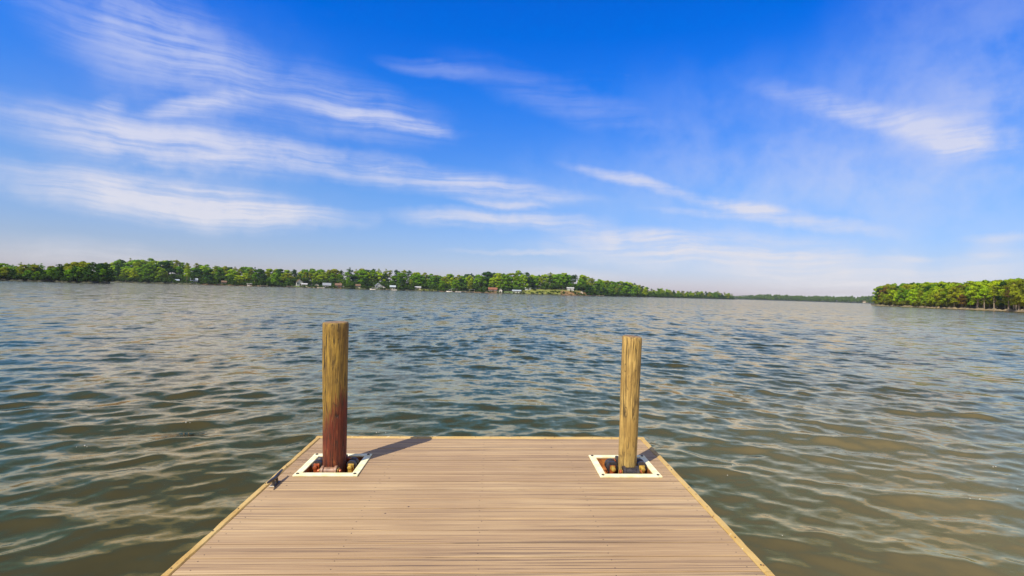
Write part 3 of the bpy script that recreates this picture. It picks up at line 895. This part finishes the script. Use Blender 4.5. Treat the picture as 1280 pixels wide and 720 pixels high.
# shore frontage kept open for houses and lawns: (px0, px1, depth)
OPEN = [(219, 226, 12), (236, 250, 14), (274, 286, 10), (367, 390, 20), (391, 416, 14), (417, 429, 14), (446, 452, 14), (466, 497, 18), (521, 548, 22),
        (560, 598, 5), (607, 636, 22), (637, 656, 20), (656, 701, 30), (703, 731, 30)]
def is_open(px, tt): return any(a_ - 2 < px < b_ + 2 and tt < d + 4 for a_, b_, d in OPEN)

def pick_tint(px):
    u = rng.random()
    if px < 240: u *= 0.8
    return 'bright' if u < 0.32 else 'green' if u < 0.66 else 'dark' if u < 0.84 else 'olive'
def far_row(tt, step, frac0, frac1, row, pines):
    px = 131.0
    while px < 915:
        dpx = step * interp(px, [(130, 1.15), (300, 1.1), (700, 0.95), (800, 0.75), (915, 0.6)])
        x = px + rng.uniform(-0.3, 0.3) * dpx; t_ = tt + rng.uniform(-4, 4)
        px += dpx * rng.uniform(0.8, 1.2)
        if is_open(x, t_): continue
        p = far.at(x, t_)
        ytop = interp(x, SKY_FAR) + rng.gauss(0, 0.6)
        Hs = top_to_h(x, ytop, p)
        kind = 'pine' if rng.random() < pines else ('slim' if rng.random() < 0.15 else 'broad')
        H = Hs * rng.uniform(frac0, frac1)
        if kind == 'pine': H *= 1.05
        H = max(4.5, min(27, H))
        wid = {'broad': rng.uniform(1.0, 1.3), 'pine': rng.uniform(1.0, 1.4), 'slim': rng.uniform(1, 1.3)}[kind]
        if H < 9: wid *= 1.2
        tint = ('dark' if rng.random() < 0.55 else 'olive') if kind == 'pine' else pick_tint(x)
        tree(kind, p, H, wid, tint, row + ' ' + seg(x), 'trees on the far shore', pale=rng.random() < 0.3)
far_row(9, 8.4, 0.48, 0.80, 'low on the shore', 0.12)
far_row(38, 8.2, 0.72, 0.95, 'in the middle rank', 0.22)
far_row(85, 7.2, 0.94, 1.03, 'on the skyline', 0.34)

# left headland
SKY_L = [(-50, 327), (0, 328), (20, 329), (40, 328.5), (60, 330), (80, 329), (95, 326.5), (105, 326.5), (115, 327), (125, 328), (133, 330), (140, 334)]
for tt, step, f0, f1, row in ((3.5, 10, 0.5, 0.8, 'at the waterline'), (12, 9, 0.8, 0.97, 'in the middle'), (24, 9, 0.95, 1.03, 'on the skyline')):
    px = -48
    while px < 137:
        x = px + rng.uniform(-2, 2); px += step * rng.uniform(0.8, 1.2)
        p = lefth.at(x, tt + rng.uniform(-1.5, 1.5))
        kind = 'pine' if rng.random() < (0.35 if tt > 20 else 0.1) else 'broad'
        H = top_to_h(x, interp(x, SKY_L) + rng.gauss(0, 0.7), p) * rng.uniform(f0, f1)
        u = rng.random()
        tint = ('green' if u < .4 else 'dark' if u < .75 else 'olive') if x < 110 else ('dark' if u < 0.7 else 'green')
        tree(kind, p, max(3, H), rng.uniform(0.95, 1.25), tint, row + ' of the low left-edge headland', 'trees on the left headland')

# right headland
SKY_R = [(1086, 370), (1092, 363), (1097, 359), (1106, 357), (1120, 355), (1140, 354), (1160, 353), (1190, 351.5), (1210, 352), (1230, 351), (1250, 350), (1266, 348), (1280, 347), (1345, 343)]
def rseg(x):
    return ("at the right headland's left tip" if x < 1120 else "in the right headland's left half" if x < 1180 else
            "in the right headland's middle" if x < 1225 else "among the right headland's pale trunks")
for tt, step, f0, f1, row in ((5, 7.5, 0.5, 0.85, 'by the sandy waterline'), (16, 7.5, 0.72, 0.96, 'in the second rank'), (34, 7, 0.9, 1.0, 'in the third rank'), (62, 6.5, 0.97, 1.04, 'on the skyline')):
    px = 1102
    while px < 1340:
        x = px + rng.uniform(-2, 2); px += step * interp(px, [(1090, 0.75), (1280, 1.2), (1345, 1.6)]) * rng.uniform(0.8, 1.2)
        if x > 1205 and tt < 10 and rng.random() < 0.75: continue
        p = right.at(x, tt + rng.uniform(-2, 2))
        trunks = x > 1205
        kind = rng.choice(('pine', 'slim', 'broad', 'broad')) if trunks and tt < 50 else ('pine' if rng.random() < 0.22 else 'broad')
        H = top_to_h(x, interp(x, SKY_R) + rng.gauss(0, 0.8), p) * (rng.uniform(max(f0, 0.82), 1.0) if trunks else rng.uniform(f0, f1))
        u = rng.random()
        tint = 'bright' if u < 0.42 else 'olive' if u < 0.74 else 'green' if u < 0.86 else 'rusty' if u < 0.89 else 'dark'
        if tt > 50: tint = rng.choice(('olive', 'dark', 'green', 'bright'))
        tree(kind, p, max(4, H), rng.uniform(0.80, 1.05) * (1.25 if kind != 'broad' else 1), tint, row + ' ' + rseg(x), 'trees on the right headland', pale=trunks or rng.random() < 0.35)
for x, tnt in ((1222, 'bright'), (1231, 'bright'), (1243, 'olive'), (1261, 'olive'), (1268, 'rusty'), (1275, 'olive'), (1289, 'olive'), (1302, 'green')):
    p = right.at(x, 5 + rng.uniform(-1, 1.5))
    H = top_to_h(x, interp(x, SKY_R) + rng.uniform(2, 6), p)
    tree('slim' if tnt == 'bright' else 'pine', p, H, 1.35, tnt, "tall-trunked on the right headland's sandy edge", 'trees on the right headland', pale=True)

# labels: what several trees share stays shared; two or three alike are told apart by place
by = {}
for T in TREES: by.setdefault((T[1], T[2], T[3]), []).append(T)
for (tw, kw, wh), L in by.items():
    L.sort(key=lambda T: T[4].x / T[4].y)
    base_l = f'{tw} {kw} {wh}'
    for i, T in enumerate(L):
        lab = base_l
        if len(L) == 2: lab = ('left ' if i == 0 else 'right ') + base_l
        elif len(L) == 3: lab = ('left ', 'middle ', 'right ')[i] + base_l
        wds = lab.split()
        T[0]['label'] = ' '.join(wds[:16])

# bushes one unit tall
BUSH = []
for sd in range(61, 66):
    rs = np.random.default_rng(sd)
    pf = [(rs.normal(0, 0.35), rs.normal(0, 0.35), rs.uniform(0.15, 0.7), *(lambda q_: (q_ * 1.2, q_ * 1.2, q_))(rs.uniform(0.18, 0.32))) for _ in range(9)]
    BUSH.append(leaves(rs, pf, 0.075, 26))
# massed stuff: undergrowth along the shores, woods on the distant shore
def mass(name, spots, label, cat, col, small=False):
    Vs, Qs, n = [], [], 0
    for p, H, wd in spots:
        V, Q = rng.choice(BUSH)
        a = rng.uniform(0, 6.283); ca_, sa_ = math.cos(a), math.sin(a)
        W_ = np.stack([(V[:, 0] * ca_ - V[:, 1] * sa_) * H * wd, (V[:, 0] * sa_ + V[:, 1] * ca_) * H * wd, V[:, 2] * H], 1) + np.array(tuple(p))
        Vs.append(W_); Qs.append(Q + n); n += len(W_)
    o = np_mesh(name, np.concatenate(Vs), np.concatenate(Qs), mleaf, smooth=False)
    o.color = col + (1,)
    return tag(o, label, cat, kind='stuff')
sp = []
px = 215
while px < 760:                                        # low bushes on the lawns and in front of the houses
    px += rng.uniform(1.5, 4.5)
    if rng.random() < 0.75: sp.append((far.at(px, rng.uniform(1.0, 3.0)), rng.uniform(0.7, 1.9), 1.5))
    if rng.random() < 0.35 or 655 < px < 735: sp.append((far.at(px, rng.uniform(6, 24)), rng.uniform(0.8, 2.4), 1.4))
px = 131
while px < 915:
    px += rng.uniform(2.5, 5) * interp(px, [(130, 1), (700, 1), (915, 0.5)])
    for tt in (rng.uniform(2, 6), rng.uniform(18, 34), rng.uniform(45, 70)):
        if is_open(px, tt + 3): continue
        p = far.at(px, tt); sp.append((p, rng.uniform(2.5, 5.0) * (1 if tt < 10 else 1.6), 1.0))
mass('undergrowth', sp, 'low bushes and saplings along the far shore', 'bushes', (0.05, 0.095, 0.014), True)
sp = []
px = -50
while px < 136:
    px += rng.uniform(3, 5)
    for tt in (2.2, 9, 18): sp.append((lefth.at(px, tt + rng.uniform(-.5, .5)), rng.uniform(1.4, 2.8), 1.1))
mass('undergrowth', sp, 'low bushes along the left headland', 'bushes', (0.035, 0.07, 0.014), True)
sp = []
px = 1095
while px < 1340:
    px += rng.uniform(2.5, 5)
    for tt in (5, 12, 26, 50):
        if px > 1195 and tt < 14: continue
        sp.append((right.at(px, tt + rng.uniform(-1, 2)), rng.uniform(2.0, 4.5), 1.0))
mass('undergrowth', sp, 'low bushes under the trees of the right headland', 'bushes', (0.13, 0.15, 0.014), True)
sp = []
for px in range(-690, -50, 5):
    for tt, H in ((4, 3.0), (13, 5.5), (26, 7.5)): sp.append((lefth.at(px, tt), H * rng.uniform(0.8, 1.15), 0.7))
mass('shore_woods', sp, 'woods continuing along the low headland to the left', 'woods', (0.08, 0.15, 0.012))
sp = []
for px in range(1345, 1890, 5):
    for tt, H in ((7, 4.0), (18, 8), (36, 11), (62, 12)): sp.append((right.at(px, tt), H * rng.uniform(0.8, 1.15), 0.5))
mass('shore_woods', sp, 'woods continuing along the right headland', 'woods', (0.14, 0.19, 0.014))
SKY_D = [(860, 371), (920, 369), (940, 368.5), (955, 367), (980, 368), (1000, 369), (1030, 369.5), (1060, 370), (1080, 369.5), (1110, 368)]
sp = []
for tt in (6, 40, 95):
    px = 862
    while px < 1110:
        px += rng.uniform(2.6, 4.2)
        p = dist_.at(px, tt + rng.uniform(-6, 6))
        H = top_to_h(px, interp(px, SKY_D), p) * rng.uniform(0.8, 1.05) * (0.75 if tt < 20 else 1)
        sp.append((p, max(6, H), 0.55))
mass('distant_woods', sp, 'hazy distant woods closing the end of the lake', 'woods', (0.095, 0.16, 0.022), True)

# ------------------------------------------------------------------ houses, boathouses, docks
PAINT = {'white': plain('white_siding', (0.55, 0.54, 0.50), 0.7, 0.06, 0.6), 'beige': plain('beige_siding', (0.55, 0.46, 0.32), 0.7, 0.08, 0.6), 'red': plain('red_siding', (0.26, 0.055, 0.025), 0.7, 0.15, 0.8),
         'brown': plain('brown_siding', (0.20, 0.10, 0.045), 0.8, 0.2, 0.8), 'greyw': plain('grey_siding', (0.40, 0.42, 0.42), 0.7, 0.08, 0.6),
         'tan': plain('tan_siding', (0.42, 0.30, 0.16), 0.8, 0.12, 0.6)}
ROOF = {'grey': plain('grey_roof', (0.20, 0.22, 0.25), 0.8, 0.15, 1.2), 'pale': plain('pale_metal_roof', (0.34, 0.39, 0.42), 0.45, 0.08, 1.0), 'brown': plain('brown_roof', (0.15, 0.085, 0.05), 0.85, 0.2, 1.2),
        'red': plain('rust_roof', (0.20, 0.075, 0.035), 0.8, 0.2, 1.0), 'white': plain('white_roof', (0.42, 0.42, 0.41), 0.5, 0.06, 1.0)}
mglass, t, b = material('window_glass'); b.inputs['Base Color'].default_value = (0.03, 0.04, 0.05, 1); b.inputs['Roughness'].default_value = 0.08
mtrim = plain('white_trim', (0.6, 0.6, 0.57), 0.6, 0.04)
mdoor = plain('dark_door', (0.07, 0.05, 0.04), 0.6, 0.2)
mdockw = plain('grey_dock_wood', (0.30, 0.25, 0.18), 0.85, 0.3, 1.0)
mhull = plain('white_hull', (0.78, 0.78, 0.76), 0.3, 0.04)

def house(name, px, tt, w, d, h, rh, style, wall, roof, label, cat='house', nwin=3, chimney=False, turn=0.0, shore=None, porch=False):
    """front (local -Y) faces the lake; w, d, h, rh in metres"""
    if shore is None: w, d, h, rh = w * 0.70, d * 0.70, h * 0.76, rh * 0.8
    p = (shore or far).at(px, tt)
    r = empty(name, p, math.atan2(-p.x, p.y) + math.radians(turn))
    tag(r, label, cat, 'buildings along the shore')
    m = MB(); hw, hd = w / 2, d / 2
    if style == 'front':      # gable end towards the lake
        prof = [(-hw, -1.5), (hw, -1.5), (hw, h), (0, h + rh), (-hw, h)]
        vs = [(x, -hd, z) for x, z in prof] + [(x, hd, z) for x, z in prof]
    elif style == 'side':
        prof = [(-hd, -1.5), (hd, -1.5), (hd, h), (0, h + rh), (-hd, h)]
        vs = [(-hw, y_, z) for y_, z in prof] + [(hw, y_, z) for y_, z in prof]
    else:
        prof = [(-hd, -1.5), (hd, -1.5), (hd, h + rh), (-hd, h)]
        vs = [(-hw, y_, z) for y_, z in prof] + [(hw, y_, z) for y_, z in prof]
    n = len(prof)
    m.add(vs, [tuple(range(n)), tuple(range(2 * n - 1, n - 1, -1))] + [(k, n + k, n + (k + 1) % n, (k + 1) % n) for k in range(n)])
    m.build('wall', PAINT[wall], r)
    rf = MB(); ov, th = 0.45, 0.18
    def slab(a_, b_, c_, d_):
        A = [Vector(q_) + Vector((0, 0, 0.03)) for q_ in (a_, b_, c_, d_)]
        T = [q_ + Vector((0, 0, th)) for q_ in A]
        rf.add(A + T, [(3, 2, 1, 0), (4, 5, 6, 7), (0, 1, 5, 4), (1, 2, 6, 5), (2, 3, 7, 6), (3, 0, 4, 7)])
    if style == 'front':
        k = rh / hw
        slab((-hw - ov, -hd - ov, h - ov * k), (-0.002, -hd - ov, h + rh), (-0.002, hd + ov, h + rh), (-hw - ov, hd + ov, h - ov * k))
        slab((0.002, -hd - ov, h + rh), (hw + ov, -hd - ov, h - ov * k), (hw + ov, hd + ov, h - ov * k), (0.002, hd + ov, h + rh))
    elif style == 'side':
        k = rh / hd
        slab((-hw - ov, -hd - ov, h - ov * k), (hw + ov, -hd - ov, h - ov * k), (hw + ov, -0.002, h + rh), (-hw - ov, -0.002, h + rh))
        slab((-hw - ov, 0.002, h + rh), (hw + ov, 0.002, h + rh), (hw + ov, hd + ov, h - ov * k), (-hw - ov, hd + ov, h - ov * k))
    else:
        k = rh / d
        slab((-hw - ov, -hd - ov, h - ov * k), (hw + ov, -hd - ov, h - ov * k), (hw + ov, hd + ov, h + rh + ov * k), (-hw - ov, hd + ov, h + rh + ov * k))
    rfo = rf.build('roof', ROOF[roof], r)
    if chimney:
        c_ = MB(); c_.box(hw * 0.4, hw * 0.4 + 0.8, 0.2, 1.0, h, h + rh + 1.0); c_.build('chimney', PAINT['brown'], rfo)
    slots = nwin + 1
    for k in range(slots):
        xc = -hw + w * (k + 0.5) / slots
        isdoor = (k == slots // 2)
        if isdoor and cat == 'boathouse':
            q_ = MB(); q_.box(xc - w * 0.26, xc + w * 0.26, -hd - 0.05, -hd - 0.003, 0.05, h * 0.72); q_.build('door', mdoor, r)
        elif isdoor:
            q_ = MB(); q_.box(xc - 0.5, xc + 0.5, -hd - 0.05, -hd - 0.003, 0.05, 2.1); q_.build('door', mdoor, r)
        else:
            ww = min(1.5, w / slots * 0.62) / 2; z0, z1 = h * 0.36, h * 0.80
            fr = MB(); fr.box(xc - ww - 0.1, xc + ww + 0.1, -hd - 0.06, -hd - 0.003, z0 - 0.1, z1 + 0.1); fo_ = fr.build('window', mtrim, r)
            g_ = MB(); g_.box(xc - ww, xc + ww, -hd - 0.085, -hd - 0.063, z0, z1); g_.build('pane', mglass, fo_)
    if porch:
        q_ = MB(); q_.box(-hw, hw, -hd - 2.6, -hd - 0.1, 0.25, 0.45)
        q_.box(-hw - 0.2, hw + 0.2, -hd - 2.8, -hd - 0.5, h * 0.80, h * 0.80 + 0.14)
        for k in range(4):
            xx = -hw + 0.1 + (w - 0.3) * k / 3; q_.box(xx, xx + 0.14, -hd - 2.5, -hd - 2.36, -1, h * 0.80)
        q_.build('porch', mtrim, r)
    return r

house('shed', 221.5, 9, 3.5, 3, 2.6, 0.8, 'shed', 'greyw', 'pale', 'small grey waterside shed left of the pale-roofed cottage', 'shed', 1)
house('cottage', 242.5, 12, 7, 5.5, 3.2, 2.2, 'side', 'white', 'pale', 'white cottage with pale metal roof below the domed wooded point', 'house', 3)
house('shed', 280, 7, 5, 3.5, 2.6, 1.2, 'side', 'tan', 'brown', 'tan shed on the brown shore bank', 'shed', 2)
house('boathouse', 312, 1.5, 5.5, 4, 1.9, 0.6, 'shed', 'white', 'white', 'low flat white boathouse alone at the waterline right of the brown bank', 'boathouse', 1)
house('lake_house', 373.5, 19, 8, 9, 5.0, 3.0, 'front', 'white', 'brown', 'big white house whose tall gable end faces the lake', 'house', 3, True, 14)
house('garage', 380.5, 8, 6.5, 5, 2.8, 1.0, 'side', 'beige', 'white', 'beige annex right in front of the gabled white house', 'house', 2)
house('boathouse', 396, 6, 5, 4, 2.6, 1.2, 'front', 'beige', 'pale', 'beige boathouse between the gabled white house and the grey-roofed one', 'boathouse', 0)
house('lake_house', 408.5, 9, 10, 6, 3.4, 2.2, 'side', 'white', 'grey', 'wide white house with grey roof left of the red cabin', 'house', 4, False, 0, None, True)
house('cabin', 423, 8, 8, 6, 3.6, 2.0, 'side', 'red', 'brown', 'dark red cabin on the far shore', 'cabin', 3, True)
house('boathouse', 430, 3, 2.6, 3, 2.0, 0.7, 'front', 'white', 'white', 'tiny white boathouse at the right foot of the red cabin', 'boathouse', 0)
house('cottage', 447.5, 14, 6, 5, 3.0, 1.5, 'side', 'beige', 'brown', 'beige cottage under the trees right of the red cabin', 'house', 2)
house('lake_house', 473, 13, 8.5, 7, 4.0, 3.0, 'front', 'greyw', 'grey', 'grey gabled house standing above the white cottages', 'house', 2, False, 10)
house('cottage', 478.5, 5, 6.5, 4.5, 2.8, 1.6, 'front', 'white', 'white', 'white cottage with white gable in front of the grey gabled house', 'house', 2)
house('cottage', 491, 8, 7.5, 5, 3.0, 1.6, 'side', 'white', 'pale', 'white cottage right of the white-gabled cottage', 'house', 3)
house('cottage', 522.5, 15, 8, 5, 2.8, 1.0, 'side', 'beige', 'white', 'long beige cottage at the left end of the small grass bank', 'house', 3)
house('ranch_house', 616, 14, 13, 7, 3.2, 2.2, 'side', 'brown', 'red', 'long brown house with rust-red roof left of the white boathouse', 'house', 5)
house('boathouse', 625.8, 2.5, 4.4, 5, 3.6, 2.2, 'front', 'white', 'white', 'small white steep-gabled boathouse at the waterline before the rust-roofed house', 'boathouse', 0)
house('long_building', 646, 13, 13, 5, 2.6, 1.0, 'side', 'white', 'pale', 'long low white building left of the wide grass slope', 'house', 5)
house('long_building', 660, 30, 9, 5, 2.4, 0.8, 'side', 'greyw', 'white', 'pale low building half behind trees at the top of the grass slope', 'house', 3)
house('lake_house', 713, 30, 11, 6, 2.8, 1.2, 'side', 'white', 'white', 'white bungalow on top of the orange clay bank', 'house', 4)
house('boathouse', 727, 8, 4.2, 4, 3.2, 1.8, 'front', 'beige', 'pale', 'beige boathouse at the right foot of the orange clay bank', 'boathouse', 0)
house('lake_house', 1082, 8, 12, 8, 4.2, 2.6, 'side', 'beige', 'brown', 'beige house alone on the distant shore beside the right headland', 'house', 4, False, 0, dist_)

def small_dock(px, L, wdt, label, roofed=False):
    p = far.at(px, 1.0)
    r = empty('small_dock', (p.x, p.y, 0), math.atan2(-p.x, p.y))
    tag(r, label, 'dock', 'small docks on the far shore')
    m = MB(); m.box(-wdt / 2, wdt / 2, -L, 0.5, 0.65, 0.85); m.build('decking', mdockw, r)
    k = 0
    for yy in (-L + 0.2, -L * 0.45):
        for s in (-1, 1):
            q_ = MB(); q_.tube((s * (wdt / 2 + 0.12), yy, -3), (s * (wdt / 2 + 0.12), yy, 3.0 if roofed else 1.6), 0.12, 0.12, 7); q_.build('post', mdockw, r)
    if roofed:
        q_ = MB(); q_.box(-wdt / 2 - 0.6, wdt / 2 + 0.6, -L - 0.3, -L * 0.4, 3.01, 3.2); q_.build('roof', ROOF['grey'], r)
small_dock(330, 7, 5, 'grey wooden dock right of the flat white boathouse')
small_dock(362, 6, 4, 'grey wooden dock left of the gabled white house')
small_dock(487, 6, 6, 'wide wooden dock below the white cottages')
small_dock(568, 7, 5, 'left roofed wooden dock right of the small grass bank', True)
small_dock(578, 8, 7, 'wide open wooden dock between two roofed docks')
small_dock(590, 7, 5, 'right roofed wooden dock left of the rust-roofed house', True)
small_dock(745, 8, 8, 'weathered wooden dock right of the clay bank')
small_dock(752, 7, 5, 'small weathered dock furthest right on the far shore')

def boat(px, off, L, rz, label, canopy=False):
    p = far.at(px, -off)
    r = empty('motor_boat', (p.x, p.y, 0), rz)
    tag(r, label, 'boat', 'white boats moored along the far shore')
    hw = L * 0.17
    st = [(-0.5, 0.9, 0.62), (-0.2, 1.0, 0.62), (0.2, 0.92, 0.72), (0.42, 0.45, 0.86), (0.5, 0.03, 0.95)]
    vs = []
    for u, w_, zt in st:
        x = u * L
        vs += [(x, -hw * w_, zt), (x, -hw * w_ * 0.75, 0.0), (x, 0, -0.25), (x, hw * w_ * 0.75, 0.0), (x, hw * w_, zt)]
    fs = []
    for k in range(len(st) - 1):
        for j_ in range(4): fs.append((k * 5 + j_, k * 5 + j_ + 1, (k + 1) * 5 + j_ + 1, (k + 1) * 5 + j_))
        fs.append((k * 5 + 4, k * 5, (k + 1) * 5, (k + 1) * 5 + 4))
    fs.append((4, 3, 2, 1, 0))
    m = MB(); m.add(vs, fs); m.build('hull', mhull, r)
    c = MB()
    c.add([(-0.05 * L, -hw * .8, 0.74), (-0.05 * L, hw * .8, 0.74), (0.16 * L, hw * .7, 0.78), (0.16 * L, -hw * .7, 0.78), (-0.03 * L, -hw * .7, 1.35), (-0.03 * L, hw * .7, 1.35), (0.05 * L, hw * .6, 1.35), (0.05 * L, -hw * .6, 1.35)],
          [(3, 2, 1, 0), (4, 5, 6, 7), (0, 1, 5, 4), (1, 2, 6, 5), (2, 3, 7, 6), (3, 0, 4, 7)]); c.build('windshield', mglass, r)
    if canopy:
        k = MB(); k.box(-0.35 * L, 0.1 * L, -hw * .9, hw * .9, 2.2, 2.3)
        for xx in (-0.33, 0.08):
            for s in (-1, 1): k.tube((xx * L, s * hw * .85, 0.6), (xx * L, s * hw * .85, 2.2), 0.04)
        k.build('canopy', mtrim, r)
boat(401.5, 7, 6.5, 0.3, 'white motor boat moored before the grey-roofed white house')
boat(466, 6, 6, 2.9, 'white boat with canopy moored left of the white cottages', True)
boat(493, 6, 5, 0.1, 'white motor boat moored at the right end of the white cottages')
boat(562, 6, 6, 3.0, 'white boat with canopy beside the left roofed dock', True)
boat(573, 9, 6, 0.1, 'white motor boat lying between the two left docks')

# ------------------------------------------------------------------ haze
mh = bpy.data.materials.new('haze'); mh.use_nodes = True
hn = mh.node_tree.nodes; hn.remove(hn['Principled BSDF'])
pv = hn.new('ShaderNodeVolumePrincipled')
pv.inputs['Color'].default_value = (0.80, 0.88, 1.0, 1)
pv.inputs['Density'].default_value = 0.00008
pv.inputs['Anisotropy'].default_value = 0.2
mh.node_tree.links.new(pv.outputs[0], hn['Material Output'].inputs['Volume'])
HAZE = True
if HAZE:
    m = MB(); m.box(-2450, 2450, -2450, 2450, -5.2, 44)
    hz = m.build('haze', mh); tag(hz, 'thin pale summer haze over the lake', kind='stuff')

DENOISE = True
# ------------------------------------------------------------------ render settings
SC.view_settings.view_transform = 'Standard'
SC.view_settings.look = 'None'
SC.view_settings.exposure = 0.5
SC.view_settings.gamma = 1.0
SC.view_settings.use_curve_mapping = False
SC.cycles.use_denoising = DENOISE
SC.cycles.max_bounces = 6
SC.cycles.volume_bounces = 0
SC.cycles.sample_clamp_indirect = 8

#from collections import Counter
#print('KINDS', Counter(T[2] for T in TREES), Counter(v['label'] for v in [T[0] for T in TREES]).most_common(5))
